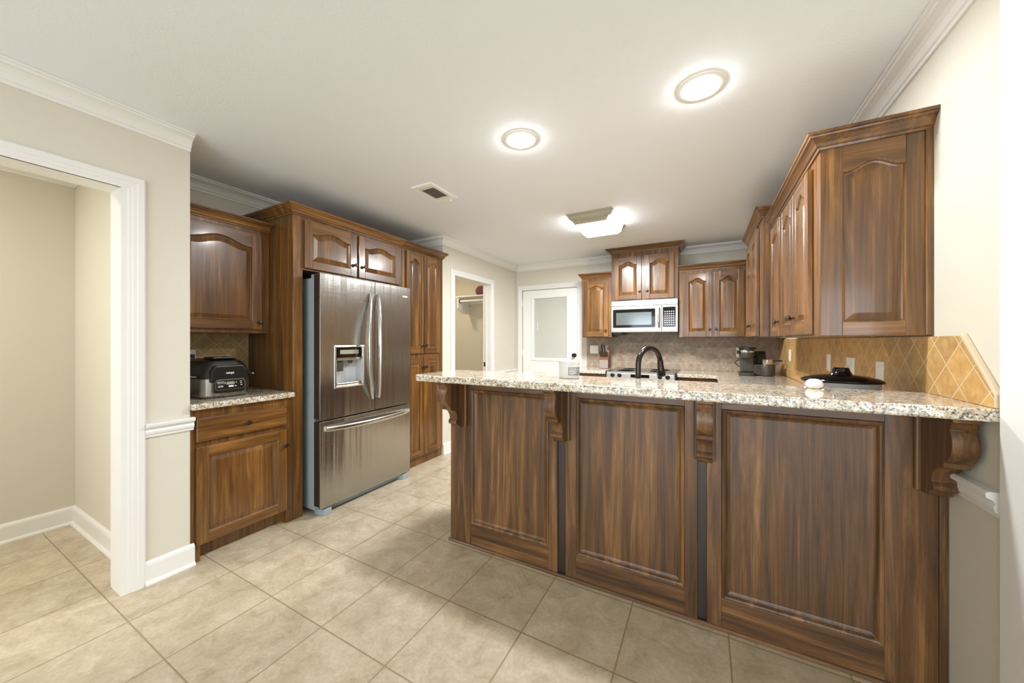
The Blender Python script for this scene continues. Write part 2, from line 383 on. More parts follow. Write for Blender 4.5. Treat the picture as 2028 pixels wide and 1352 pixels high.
# jambs
struct(MB().box(-2.715, 0.630, 0, XL + 0.01, 0.652, 2.05).box(-2.715, -0.255, 2.05, XL + 0.01, 0.652, 2.066).box(-2.715, -0.262, 0, XL + 0.01, -0.24, 2.05).build('trim_10', 'white'))
jm = struct(MB().box(-2.70, 4.150, 0, -2.568, 4.166, 2.05).box(-2.70, 3.33, 0, -2.568, 3.346, 2.05).box(-2.70, 3.33, 2.048, -2.568, 4.166, 2.062).box(-2.655, 4.140, 0, -2.640, 4.150, 2.05).build('trim_11', 'white'))
MB().box(-2.685, 4.1465, 0.925, -2.660, 4.1515, 0.985).box(-2.662, 4.1440, 0.935, -2.650, 4.1515, 0.975).build('strike_plate', 'bronze', jm)
# tall white casing at the end of the right wall
struct(MB().box(XR - 0.020, 1.445, 0, XR + 0.14, 1.540, 2.32).build('trim_12', 'white', bevel=0.003))

# back door with half glass and closed blind
d1 = struct(bpy.data.objects.new('door_1', None)); COL.objects.link(d1); d1.location = ((DX0 + DX1) / 2, YB + 0.03, 0)
gx0, gx1, gz0, gz1 = -2.295 + 2.035, -1.765 + 2.035, 1.02, 1.925
dm = MB(); hw = 0.443
dm.box(-hw, 0, 0.01, gx0, 0.044, 2.05).box(gx1, 0, 0.01, hw, 0.044, 2.05).box(gx0, 0, 0.01, gx1, 0.044, gz0).box(gx0, 0, gz1, gx1, 0.044, 2.05)
dm.build('door_slab', 'door_white', d1)
fr = MB(); o = [(gx0 - 0.045, gz0 - 0.045), (gx1 + 0.045, gz0 - 0.045), (gx1 + 0.045, gz1 + 0.045), (gx0 - 0.045, gz1 + 0.045)]
def rect_ring(d, y): return [(gx0 - 0.045 + d, y, gz0 - 0.045 + d), (gx1 + 0.045 - d, y, gz0 - 0.045 + d), (gx1 + 0.045 - d, y, gz1 + 0.045 - d), (gx0 - 0.045 + d, y, gz1 + 0.045 - d)]
fr.rings([rect_ring(0, 0.0), rect_ring(0.004, -0.010), rect_ring(0.025, -0.014), rect_ring(0.042, -0.008), rect_ring(0.045, 0.01)], 0, True, False, False)
fr.build('glass_frame', 'door_white', d1)
MB().box(gx0, 0.010, gz0, gx1, 0.014, gz1).build('glass_pane', 'glass', d1)
bl = MB(); nz = 58
for i in range(nz):
    z = gz0 + (i + 0.5) * (gz1 - gz0) / nz; hh = (gz1 - gz0) / nz * 0.62
    bl.v += [(gx0 + 0.004, 0.024, z - hh), (gx1 - 0.004, 0.024, z - hh), (gx1 - 0.004, 0.030, z + hh), (gx0 + 0.004, 0.030, z + hh)]
    b = len(bl.v) - 4; bl.face((b, b + 1, b + 2, b + 3))
bl.build('blind', 'blind', d1)
MB().box(gx0 + 0.055, 0.006, 1.44, gx0 + 0.064, 0.010, 1.575).build('blind_slider', 'plate', d1)
kb = MB().lathe([(0.001, 0.0), (0.030, 0.0), (0.030, -0.006), (0.012, -0.010), (0.012, -0.030), (0.026, -0.040), (0.029, -0.052), (0.022, -0.064), (0.001, -0.066)], (0.392, 0, 1.072), 'y', 24)
kb.build('door_knob', 'bronze', d1)
for z in (0.30, 1.10, 1.86): MB().box(-0.449, -0.004, z - 0.045, -0.440, 0.010, z + 0.045).build('hinge', 'door_white', d1)
dmo = MB(); 
for x0, x1 in ((-0.30, -0.03), (0.03, 0.30)):
    dmo.rings([[(x0 + d, y, 0.22 + d), (x1 - d, y, 0.22 + d), (x1 - d, y, 0.82 - d), (x0 + d, y, 0.82 - d)] for d, y in ((0, 0.001), (0.004, -0.006), (0.018, -0.007), (0.026, 0.0), (0.06, -0.004))], 0, True, False, True)
dmo.build('lower_panel', 'door_white', d1)

# ------------------------------------------------------------------ cabinetry
def arch_outline(x0, z0, x1, zs, rise, d, n=22):
    """panel outline inset by d: flat sides and bottom, cathedral curve on top"""
    a, b = x0 + d, x1 - d; zz = z0 + d; zt = zs - d; w_ = (b - a) / (x1 - x0)
    out = [(a, zz), (b, zz)]
    for i in range(n + 1):
        u = 1 - i / n; x = a + (b - a) * u; t = abs(2 * u - 1)
        f = (0.5 * (1 + cos(pi * min(t / 0.88, 1)))) ** 0.85 if rise else 0
        out.append((x, zt + rise * w_ * f))
    return out
def door_mesh(w_, h_, st=0.056, rail_t=0.060, rail_b=0.060, rise=0.04, th=0.020, mats=('wood', 'wood_h')):
    """frame (stiles, rails) and raised panel of a door, lower left corner at 0,0, front at -th"""
    zs = h_ - rail_t - rise
    fm = MB(); fm.box(0, -th, 0, st, 0, h_, 0).box(w_ - st, -th, 0, w_, 0, h_, 0).box(st, -th, 0, w_ - st, 0, rail_b, 1)
    top = arch_outline(st, rail_b, w_ - st, zs, rise, 0)[2:]
    fm.prism([(w_ - st, h_), (st, h_)] + top[::-1], 'y', -th, 0, 1)
    pm = MB(); bw = min(0.036, (w_ - 2 * st) * 0.19)
    R = [(0.0, -th + 0.001), (0.003, -th + 0.003), (0.006, -th + 0.009), (0.011, -th + 0.011), (bw, -th + 0.004), (bw + 0.003, -th + 0.0035)]
    pm.rings([[(x, y, z) for x, z in arch_outline(st, rail_b, w_ - st, zs, rise, d)] for d, y in R], 0, True, False, True)
    return fm, pm
KN = [(0.001, 0.0), (0.009, 0.0), (0.009, -0.003), (0.005, -0.005), (0.005, -0.013), (0.013, -0.017), (0.0155, -0.022), (0.0125, -0.028), (0.001, -0.030)]
def knob(parent, x, z, y=-0.020):
    return MB().lathe(KN, (0, 0, 0), 'y', 20).build('knob', 'knob', parent, (x, y, z))
def door(root, x0, z0, x1, z1, kx=None, kz=None, rise=0.04, st=0.056, mats=('wood', 'wood_h'), name='door'):
    fm, pm = door_mesh(x1 - x0, z1 - z0, st, rise=rise)
    d = fm.build(name, list(mats), root, (x0, -0.001, z0), bevel=0.0022)
    pm.build('raised_panel', mats[0], d)
    if kx is not None: knob(d, kx - x0, kz - z0)
    return d
WCROWN = [(0, 0), (0.007, 0), (0.009, 0.010), (0.015, 0.014), (0.020, 0.026), (0.032, 0.042), (0.041, 0.048), (0.043, 0.054), (0.050, 0.057), (0.050, 0.070), (0, 0.070)]

# left base cabinet (faces +x)
c = thing('base_cabinet', 'brown base cabinet with one drawer and door below the countertop grill', 'cabinet', (-2.578, 0.907, 0), L90)
MB().box(0, 0.0, 0.10, 0.573, 0.60, 0.880).box(0, 0.0, 0, 0.045, 0.06, 0.10).box(0.528, 0.0, 0, 0.573, 0.06, 0.10).box(0.03, 0.06, 0, 0.543, 0.60, 0.10).build('body', 'wood', c, bevel=0.002)
df = MB().box(0.023, -0.020, 0.694, 0.523, 0, 0.831).build('drawer', 'wood_h', c, (0, -0.001, 0), bevel=0.006, segs=3)
knob(df, 0.28, 0.760)
door(c, 0.023, 0.10, 0.523, 0.664, 0.510, 0.556, rise=0)
tag(MB().box(-3.178, 0.9065, 0.8815, -2.548, 1.481, 0.918).build('countertop', 'granite', bevel=0.006, segs=3), 'short granite countertop carrying the black grill beside the refrigerator', 'countertop')
# left upper cabinet
c = thing('upper_cabinet', 'brown single-door upper cabinet above the countertop grill', 'cabinet', (-2.88, 0.907, 1.335), L90)
MB().box(0, 0, 0, 0.573, 0.31, 0.757).build('body', 'wood', c, bevel=0.002)
door(c, 0.003, 0.028, 0.514, 0.722, 0.498, 0.082, rise=0.045, st=0.062)
MB().sweep([(-0.001, 0), (0.573, 0)], [(o, u * 0.93) for o, u in WCROWN], 0.752, 1).build('crown_moulding', 'wood_h', c)
# refrigerator surround
c = thing('refrigerator_cabinet', 'brown two-door cabinet with tall side panel enclosing the refrigerator', 'cabinet', (-2.578, 1.482, 0), L90)
MB().box(0.0, 0, 0, 0.070, 0.61, 2.19).build('side_panel', 'wood', c, bevel=0.002)
MB().box(0.070, 0, 1.80, 1.036, 0.61, 2.19).build('body', 'wood', c, bevel=0.002)
door(c, 0.074, 1.814, 0.517, 2.168, 0.492, 1.908, rise=0.036, st=0.060)
door(c, 0.537, 1.814, 1.004, 2.168, 0.580, 1.908, rise=0.036, st=0.060)
MB().sweep([(0, 0.598), (0, 0), (1.036, 0)], WCROWN, 2.187, 1).build('crown_moulding', 'wood_h', c)
# pantry
c = thing('pantry_cabinet', 'tall brown four-door pantry cabinet right of the refrigerator', 'cabinet', (-2.578, 2.52, 0), L90)
MB().box(0, 0, 0.09, 0.605, 0.60, 2.19).box(0, 0.012, 0, 0.605, 0.60, 0.09).build('body', 'wood', c, bevel=0.002)
for x0, x1, kx in ((0.046, 0.284, 0.268), (0.292, 0.540, 0.308)):
    door(c, x0, 1.150, x1, 2.172, kx, 1.232, rise=0.036, st=0.052)
    door(c, x0, 0.095, x1, 1.108, kx, 1.010, rise=0, st=0.052)
MB().sweep([(-0.002, 0), (0.605, 0), (0.605, 0.0005)], WCROWN, 2.187, 1).build('crown_moulding', 'wood_h', c)
# back wall, left of the microwave
c = thing('upper_cabinet', 'narrow single-door upper cabinet left of the microwave beside the white door', 'cabinet', (-1.412, 4.59, 1.325))
MB().box(0, 0, 0, 0.380, 0.328, 0.765).build('body', 'wood', c, bevel=0.002)
door(c, 0.022, 0.010, 0.336, 0.735, 0.312, 0.088, rise=0.04)
MB().sweep([(0, 0.32), (0, 0), (0.380, 0)], [(o, u * 1.05) for o, u in WCROWN], 0.762, 1).build('crown_moulding', 'wood_h', c)
# above the microwave
c = thing('upper_cabinet', 'highest two-door upper cabinet standing above the microwave', 'cabinet', (-1.030, 4.575, 1.782))
MB().box(0, 0, 0, 0.772, 0.343, 0.60).build('body', 'wood', c, bevel=0.002)
door(c, 0.037, 0.006, 0.362, 0.540, 0.338, 0.108, rise=0.04)
door(c, 0.402, 0.006, 0.727, 0.540, 0.426, 0.108, rise=0.04)
MB().sweep([(0, 0.33), (0, 0), (0.772, 0), (0.772, 0.33)], [(o * 1.3, u * 0.80) for o, u in WCROWN], 0.598, 1).build('crown_moulding', 'wood_h', c)
# back wall, right of the microwave
c = thing('upper_cabinet', 'two-door upper cabinet right of the microwave above the coffee maker', 'cabinet', (-0.252, 4.59, 1.322))
MB().box(0, 0, 0, 1.005, 0.328, 0.768).build('body', 'wood', c, bevel=0.002)
door(c, 0.046, 0.006, 0.334, 0.736, 0.312, 0.088, rise=0.04)
door(c, 0.354, 0.006, 0.642, 0.736, 0.376, 0.088, rise=0.04)
MB().sweep([(0, 0), (1.005, 0)], WCROWN, 0.764, 1).build('crown_moulding', 'wood_h', c)
# right wall, far taller cabinet (faces -x)
c = thing('upper_cabinet', 'taller two-door upper cabinet on the right wall toward the far corner', 'cabinet', (0.368, 3.95, 1.310), -L90)
MB().box(0, 0, 0, 0.897, 0.388, 0.850).build('body', 'wood', c, bevel=0.002)
door(c, 0.010, 0.006, 0.366, 0.812, 0.342, 0.095, rise=0.04)
door(c, 0.374, 0.006, 0.735, 0.812, 0.398, 0.095, rise=0.04)
MB().sweep([(0, 0), (0.897, 0), (0.897, 0.38)], WCROWN, 0.842, 1).build('crown_moulding', 'wood_h', c)
# right wall, near cabinet with panelled end
c = thing('upper_cabinet', 'three-door upper cabinet on the right wall with arched panelled end nearest the viewer', 'cabinet', (0.430, 3.050, 1.300), -L90)
MB().box(0, 0, 0, 1.118, 0.326, 0.785).build('body', 'wood', c, bevel=0.002)
door(c, 0.026, 0.010, 0.352, 0.745, 0.328, 0.098, rise=0.042)
door(c, 0.382, 0.010, 0.722, 0.745, 0.698, 0.098, rise=0.042)
door(c, 0.732, 0.010, 1.022, 0.745, 0.756, 0.098, rise=0.042)
ef, ep = door_mesh(0.325, 0.783, 0.070, 0.078, 0.055, 0.034, 0.012)
e = ef.build('end_panel', ['wood', 'wood_h'], c, (1.118, 0.001, 0.001), (0, 0, L90), bevel=0.0015)
ep.build('raised_panel', 'wood', e)
MB().box(0.305, -0.020, 0, 0.325, -0.012, 0.783).build('scribe_strip', 'wood', e, bevel=0.003)
MB().sweep([(0, 0), (1.131, 0), (1.131, 0.326)], [(o, u * 0.9) for o, u in WCROWN], 0.775, 1).build('crown_moulding', 'wood_h', c)

# base cabinets under the back and right counters
c = thing('base_cabinet', 'brown base cabinet left of the range under the knife block', 'cabinet', (-1.412, 4.30, 0))
MB().box(0, 0, 0.1, 0.380, 0.61, 0.88).box(0, 0.06, 0, 0.380, 0.61, 0.1).build('body', 'wood', c)
door(c, 0.02, 0.11, 0.36, 0.68, 0.33, 0.6, rise=0); MB().box(0.02, -0.02, 0.70, 0.36, 0, 0.84).build('drawer', 'wood_h', c, bevel=0.006)
c = thing('base_cabinet', 'brown base cabinet right of the range below the coffee maker', 'cabinet', (-0.256, 4.30, 0))
MB().box(0, 0, 0.1, 1.010, 0.61, 0.88).box(0, 0.06, 0, 1.010, 0.61, 0.1).build('body', 'wood', c)
door(c, 0.02, 0.11, 0.36, 0.68, 0.04, 0.6, rise=0); MB().box(0.02, -0.02, 0.70, 0.36, 0, 0.84).build('drawer', 'wood_h', c, bevel=0.006)
c = thing('base_cabinet', 'brown base cabinets along the right wall below the granite counter', 'cabinet', (0.150, 4.296, 0), -L90)
MB().box(0, 0, 0.1, 2.338, 0.605, 0.88).box(0, 0.06, 0, 2.338, 0.605, 0.1).build('body', 'wood', c)
for k in range(3): door(c, 0.30 + 0.5 * k, 0.11, 0.78 + 0.5 * k, 0.84, 0.34 + 0.5 * k, 0.76, rise=0)
c = thing('base_cabinet', 'brown sink base cabinets behind the breakfast bar', 'cabinet', (0.12, 2.53, 0), pi)
MB().box(0, 0, 0.1, 1.545, 0.575, 0.88).box(0, 0.06, 0, 1.545, 0.575, 0.1).build('body', 'wood', c)
for k in range(3): door(c, 0.02 + 0.51 * k, 0.11, 0.51 + 0.51 * k, 0.84, 0.06 + 0.51 * k, 0.76, rise=0)
tag(MB().box(-1.432, 4.265, 0.8815, -1.030, 4.906, 0.918).build('countertop', 'granite', bevel=0.006, segs=3), 'small granite countertop left of the range under the knife block', 'countertop')
ucp = [(-0.258, 4.906), (-0.258, 4.265), (0.117, 4.265), (0.117, 2.565), (-1.445, 2.565), (-1.445, 1.956), (0.743, 1.956), (0.743, 4.906)]
tag(MB().prism(ucp, 'z', 0.8815, 0.918).build('countertop', 'granite', bevel=0.006, segs=3), 'lower granite countertop under the coffee maker and slow cooker', 'countertop')

# ------------------------------------------------------------------ breakfast bar
YP = 1.823
bar = thing('breakfast_bar', 'dark walnut panelled breakfast bar front with corbels below the granite bar top', 'bar', (0, YP, 0))
xs = (-1.433, -1.275, -0.753, -0.703, -0.656, -0.597, -0.077, -0.025, 0.013, 0.070, 0.594, 0.755)
bm_ = MB()
bm_.box(-1.433, 0.02, 0, 0.755, 0.125, 1.045, 0)
def st_(x0, x1): bm_.box(x0, 0, 0, x1, 0.020, 1.045, 0)
st_(-1.433, -1.275); st_(-0.753, -0.703); st_(-0.656, -0.597); st_(-0.077, -0.025); st_(0.013, 0.070); st_(0.594, 0.733)
for x0, x1 in ((-1.275, -0.753), (-0.597, -0.077), (0.070, 0.594)):
    bm_.box(x0, 0, 0, x1, 0.020, 0.140, 1).box(x0, 0, 0.978, x1, 0.020, 1.045, 1)
bm_.build('body', ['pwood', 'pwood_h'], bar, bevel=0.0012)
for x0, x1 in ((-1.275, -0.753), (-0.597, -0.077), (0.070, 0.594)):
    pm = MB(); w_, h_ = x1 - x0, 0.838
    R = [(0, 0.0), (0.003, -0.005), (0.009, -0.007), (0.015, -0.004), (0.019, 0.002), (0.022, 0.0065), (0.028, 0.010), (0.034, 0.012)]
    pm.rings([[(d, y, d), (w_ - d, y, d), (w_ - d, y, h_ - d), (d, y, h_ - d)] for d, y in R], 0, True, False, False)
    d = 0.034; b = len(pm.v); pm.v += [(d, 0.012, d), (w_ - d, 0.012, d), (w_ - d, 0.012, h_ - d), (d, 0.012, h_ - d)]; pm.face((b, b + 1, b + 2, b + 3), 0)
    pm.build('panel', 'pwood', bar, (x0, 0, 0.140))
for x0, x1 in ((-0.703, -0.656), (-0.025, 0.013)):
    MB().box(x0 + 0.001, 0.010, 0.002, x1 - 0.001, 0.020, 1.044).build('recessed_strip', 'wood_dark', bar)['label'] = 'darker recessed strip'
MB().box(0.733, -0.006, 0.0, 0.755, 0.02, 0.76).build('end_strip', 'pwood', bar, bevel=0.003)
MB().prism([(0.0, 0), (-0.012, 0), (-0.012, 0.006), (-0.006, 0.013), (0.0, 0.015)], 'x', -1.445, 0.755).build('shoe_moulding', 'pwood_h', bar)
CP = [(0, 1.0), (0.185, 1.0), (0.185, 0.982), (0.176, 0.976), (0.172, 0.962), (0.168, 0.955), (0.176, 0.938), (0.181, 0.918), (0.181, 0.898), (0.175, 0.878), (0.163, 0.860), (0.146, 0.846), (0.138, 0.843), (0.136, 0.826),
      (0.118, 0.823), (0.098, 0.816), (0.082, 0.803), (0.072, 0.786), (0.068, 0.768), (0.067, 0.760), (0.073, 0.756), (0.079, 0.747), (0.078, 0.736), (0.070, 0.728), (0.056, 0.724), (0.052, 0.714), (0.038, 0.704), (0, 0.700)]
for cx in (-1.345, -0.670, 0.004, 0.711):
    pl = MB().box(-0.043, -0.020, 0.7, 0.043, 0, 1.0).build('corbel', 'pwood', bar, (cx, 0, 0.0447), bevel=0.006, segs=3)
    MB().prism([(-o - 0.0, z) for o, z in CP], 'x', -0.030, 0.030, smooth=True).build('scroll', 'pwood', pl, (0, -0.0195, 0), bevel=0.0015)
# bar top
bt = rrect(-1.495, 1.550, 0.755, 1.952, 0.035, 6, (1, 0, 0, 1))
tag(MB().prism(bt, 'z', 1.0455, 1.083).build('bar_countertop', 'granite', bevel=0.008, segs=3), 'long speckled granite bar top over the walnut panels', 'countertop')

# ------------------------------------------------------------------ backsplashes
tag(MB().prism([(-1.450, 0.919), (0.745, 0.919), (0.745, 1.320), (-0.255, 1.320), (-0.255, 1.395), (-1.03, 1.395), (-1.03, 1.322), (-1.450, 1.322)], 'y', YB - 0.012, YB - 0.0005).build('backsplash', 'splash_back'),
    'grey-brown diamond stone backsplash behind the range', 'backsplash')
bs = thing('backsplash', 'golden diamond travertine backsplash on the right wall with a slanted end', 'backsplash', (XR - 0.0005, 0, 0))
MB().prism([(4.906, 0.919), (1.957, 0.919), (1.957, 1.084), (1.572, 1.084), (1.572, 1.12), (1.728, 1.296), (4.906, 1.299)], 'x', -0.012, 0).build('tiles', 'splash_right', bs)
MB().prism([(1.572, 1.084), (1.560, 1.084), (1.560, 1.125), (1.721, 1.306), (1.730, 1.296), (1.572, 1.12)], 'x', -0.015, 0).build('edge_trim', 'splash_edge', bs, bevel=0.003)
tag(MB().box(-3.1895, 0.9065, 0.919, -3.179, 1.481, 1.334).build('backsplash', 'splash_left'), 'tan diamond tile backsplash behind the black grill', 'backsplash')

# ------------------------------------------------------------------ outlets
def outlet(name, label, cat, loc, rotz, w_=0.070, h_=0.115, kind='duplex', n=1, group=None):
    r = thing(name, label, cat, loc, rotz, group)
    MB().rings([[(x, y, z) for x, z in rrect(-w_ / 2 + d, -h_ / 2 + d, w_ / 2 - d, h_ / 2 - d, 0.004, 3)] for d, y in ((0, 0), (0, -0.003), (0.003, -0.006))], 0, True, True, True).build('cover_plate', 'plate', r)
    for k in range(n):
        ox = (k - (n - 1) / 2) * 0.046
        if kind == 'duplex':
            for z in (-0.02, 0.02):
                s_ = MB().box(-0.014, -0.0085, -0.014, 0.014, -0.005, 0.014).build('socket', 'plate', r, (ox, 0, z), bevel=0.002)
        elif kind == 'decora': MB().box(-0.017, -0.009, -0.034, 0.017, -0.005, 0.034).build('rocker', 'plate', r, (ox, 0, 0), bevel=0.002)
        elif kind == 'toggle': MB().box(-0.005, -0.017, -0.004, 0.005, -0.005, 0.012).build('toggle', 'plate', r, (ox, 0, 0), bevel=0.001)
    return r
xt = XR - 0.0128
outlet('wall_outlet', 'white outlet on the right-wall tile nearest the far corner', 'outlet', (xt, 4.34, 1.137), -L90)
outlet('wall_outlet', 'white outlet on the right-wall tile just left of the slow cooker lid knob', 'outlet', (xt, 3.115, 1.135), -L90, kind='decora')
t_ = outlet('light_switch', 'wide white plate with a protruding white plug above the slow cooker', 'switch', (xt, 2.715, 1.128), -L90, 0.115, 0.118, 'blank', 1)
MB().lathe([(0.001, 0), (0.014, 0), (0.013, -0.018), (0.006, -0.024), (0.005, -0.050), (0.001, -0.051)], (0.0, -0.006, -0.004), 'y', 14).build('plug', 'plate', t_)
outlet('wall_outlet', 'white outlet on the right-wall tile nearest the viewer, right of the slow cooker', 'outlet', (xt, 2.328, 1.123), -L90, 0.078, 0.120, 'decora')
outlet('light_switch', 'square white two-gang plate left of the knife block', 'switch', (-1.345, YB - 0.0122, 1.160), 0, 0.116, 0.116, 'decora', 2)
outlet('wall_outlet', 'white outlet half hidden behind the knife block', 'outlet', (-1.180, YB - 0.0122, 1.160), 0)
outlet('wall_outlet', 'white outlet on the back wall left of the coffee maker', 'outlet', (0.372, YB - 0.0122, 1.146), 0)
t_ = outlet('wall_outlet', 'white outlet with black plug behind the grill', 'outlet', (-3.178, 1.112, 1.158), L90, 0.075, 0.118, 'duplex')
pg = MB().box(-0.020, -0.040, 0.002, 0.020, -0.009, 0.028).build('plug', 'black', t_, bevel=0.004)
MB().tube([(0.012, -0.030, 0.010), (0.020, -0.036, -0.02), (0.022, -0.036, -0.06), (0.020, -0.03, -0.14), (0.02, -0.03, -0.225)], 0.004, 8).build('cord', 'black', pg)

# ------------------------------------------------------------------ refrigerator (faces +x)
fr = thing('refrigerator', 'stainless french-door refrigerator with water dispenser and bottom freezer', 'refrigerator', (-2.440, 1.595, 0), L90)
FW = 0.893
MB().box(0.008, 0.080, 0.030, FW - 0.008, 0.700, 1.745).build('body', 'fridge_side', fr, bevel=0.004)
MB().box(0.006, 0.012, 0.066, FW - 0.006, 0.080, 0.684).box(0.006, 0.012, 0.704, 0.110, 0.080, 1.768).box(0.380, 0.012, 0.704, 0.482, 0.080, 1.768).box(0.110, 0.012, 0.704, 0.380, 0.080, 0.915).box(0.110, 0.012, 1.250, 0.380, 0.080, 1.768).box(0.496, 0.012, 0.704, FW - 0.006, 0.080, 1.768).build('door_gasket', 'fridge_dark', fr)
# left door with dispenser cavity
hx0, hx1, hz0, hz1 = 0.132, 0.370, 0.940, 1.236
ld = MB(); X0, X1, Z0, Z1 = 0, 0.485, 0.699, 1.775
A = [(X0, 0, Z0), (X1, 0, Z0), (X1, 0, Z1), (X0, 0, Z1)]; Bq = [(hx0, 0, hz0), (hx1, 0, hz0), (hx1, 0, hz1), (hx0, 0, hz1)]
ld.rings([[(x, 0.0119, z) for x, y, z in A], A, Bq, [(x, 0.0119, z) for x, y, z in Bq]], 0, True, False, False)
ldo = ld.build('left_door', 'steel', fr, bevel=0.0025)
rdo = MB().box(0.491, 0, 0.699, FW, 0.0119, 1.775).build('right_door', 'steel', fr, bevel=0.0025)
dro = MB().box(0, 0, 0.055, FW, 0.0119, 0.688).build('freezer_drawer', 'steel', fr, bevel=0.0025)
def handle(parent, pts, nm='handle'):
    return MB().tube(pts, 0.013, 14, 0, (1.0, 1.55)).build(nm, 'steel_bright', parent)
def bow(p0, p1, out, side, n=18):
    r = []
    for i in range(n + 1):
        t = i / n; k = sin(pi * t) ** 0.75
        r.append((p0[0] + (p1[0] - p0[0]) * t + side[0] * k, p0[1] + (p1[1] - p0[1]) * t - out * k, p0[2] + (p1[2] - p0[2]) * t + side[1] * k))
    return r
handle(ldo, bow((0.448, -0.008, 1.668), (0.455, -0.008, 0.805), 0.062, (-0.074, 0)))
handle(rdo, bow((0.508, -0.008, 1.668), (0.515, -0.008, 0.805), 0.062, (-0.030, 0)))
handle(dro, bow((0.045, -0.008, 0.632), (FW - 0.03, -0.008, 0.630), 0.055, (0, -0.006)))
MB().box(0.800, -0.002, 1.683, 0.856, 0.0, 1.697).build('badge', 'plate', rdo)['label'] = 'small bright badge'
dp = MB(); ox0, ox1, oz0, oz1 = 0.112, 0.378, 0.920, 1.246
dp.rings([[(ox0 + d, y, oz0 + d), (ox1 - d, y, oz0 + d), (ox1 - d, y, oz1 - d), (ox0 + d, y, oz1 - d)] for d, y in ((0, 0), (0.002, -0.006), (0.010, -0.008), (0.016, -0.004), (0.022, 0.010))], 0, True, False, False)
dp.box(0.134, -0.004, 1.135, 0.356, 0.04, 1.150)
dsp = dp.build('dispenser', 'steel_bright', ldo)
MB().box(0.134, 0.002, 1.150, 0.356, 0.03, 1.224).build('control_panel', 'black_gloss', ldo)
MB().box(0.162, 0.000, 1.178, 0.326, 0.0021, 1.210).build('display', 'lcd', ldo)
cv = MB(); cv.box(0.132, 0.075, 0.942, 0.358, 0.078, 1.135).box(0.130, 0.002, 0.940, 0.134, 0.078, 1.135).box(0.356, 0.002, 0.940, 0.360, 0.078, 1.135).box(0.132, 0.002, 0.936, 0.358, 0.078, 0.942).box(0.132, 0.002, 1.130, 0.358, 0.078, 1.135)
cv.build('dispenser_niche', 'niche', ldo)
MB().box(0.150, 0.020, 1.045, 0.205, 0.060, 1.125).build('dispenser_paddle', 'graphite', ldo, bevel=0.004)
MB().lathe([(0.018, 0), (0.014, -0.025), (0.008, -0.028)], (0.275, 0.035, 1.130), 'z', 16).build('ice_chute', 'graphite', ldo)
MB().box(0.136, -0.002, 0.942, 0.354, 0.07, 0.956).build('drip_tray', 'steel_bright', ldo, bevel=0.003)
MB().box(0.02, 0.050, 0.006, FW - 0.02, 0.10, 0.055).build('base_grille', 'fridge_side', fr, bevel=0.004)
for x in (0.03, FW - 0.09): MB().prism([(x, -0.004), (x + 0.06, -0.004), (x + 0.075, 0.05), (x + 0.07, 0.10), (x - 0.01, 0.10), (x - 0.015, 0.05)], 'z', 0.0, 0.045).build('foot', 'fridge_side', fr, bevel=0.004)
for x in (0.02, FW - 0.09): MB().box(x, 0.03, 1.7455, x + 0.07, 0.14, 1.775).build('hinge_cover', 'fridge_side', fr, bevel=0.004)

# ------------------------------------------------------------------ countertop grill (faces +x)
g = thing('countertop_grill', 'black and steel countertop grill on the short granite counter', 'grill', (-2.705, 1.010, 0.918), L90)
GW = 0.262
def rr_ring(x0, x1, y0, y1, r, z, n=5): return [(x, y, z) for x, y in rrect(x0, y0, x1, y1, r, n)]
MB().rings([rr_ring(0.006, GW - 0.006, 0.006, 0.40, 0.04, 0.006), rr_ring(0, GW, 0, 0.405, 0.045, 0.016), rr_ring(0, GW, 0, 0.405, 0.045, 0.122)], 0, True, True, True, True).build('base', 'steel', g, sharp=30)
MB().rings([rr_ring(0.01, GW - 0.01, 0.01, 0.395, 0.04, 0.0), rr_ring(0.01, GW - 0.01, 0.01, 0.395, 0.04, 0.0065)], 0, True, True, True).build('feet_rim', 'black', g)
lid = MB().rings([rr_ring(-0.003, GW + 0.003, -0.003, 0.408, 0.046, 0.1225), rr_ring(-0.003, GW + 0.003, -0.003, 0.408, 0.046, 0.150), rr_ring(0.004, GW - 0.004, 0.006, 0.40, 0.05, 0.190), rr_ring(0.030, GW - 0.030, 0.030, 0.38, 0.05, 0.232), rr_ring(0.06, GW - 0.06, 0.055, 0.35, 0.05, 0.243)], 0, True, True, True, True).build('lid', 'black', g, sharp=30)
MB().box(0.065, 0.03, 0.243, 0.195, 0.16, 0.258).build('vent_cap', 'black', lid, bevel=0.006)
pnl = MB().prism(rrect(0.050, 0.030, 0.222, 0.118, 0.020, 5), 'y', -0.022, 0.02).build('control_housing', 'black', g, bevel=0.004)
hood = MB().prism([(0.034, 0.10), (0.238, 0.10), (0.236, 0.170), (0.215, 0.205), (0.06, 0.205), (0.036, 0.170)], 'y', -0.018, 0.06).build('lid_front', 'black', lid, bevel=0.008)
fm = MB(); op = rrect(0.056, 0.050, 0.218, 0.112, 0.014, 5); ip = rrect(0.060, 0.054, 0.214, 0.108, 0.011, 5)
fm.rings([[(x, -0.0222, z) for x, z in op], [(x, -0.0242, z) for x, z in op], [(x, -0.0242, z) for x, z in ip], [(x, -0.0222, z) for x, z in ip]], 0, True, False, False).build('panel_border', 'steel_bright', pnl)
MB().box(0.115, -0.0235, 0.082, 0.160, -0.0221, 0.100).build('display', 'lcd', pnl)
bt_ = MB()
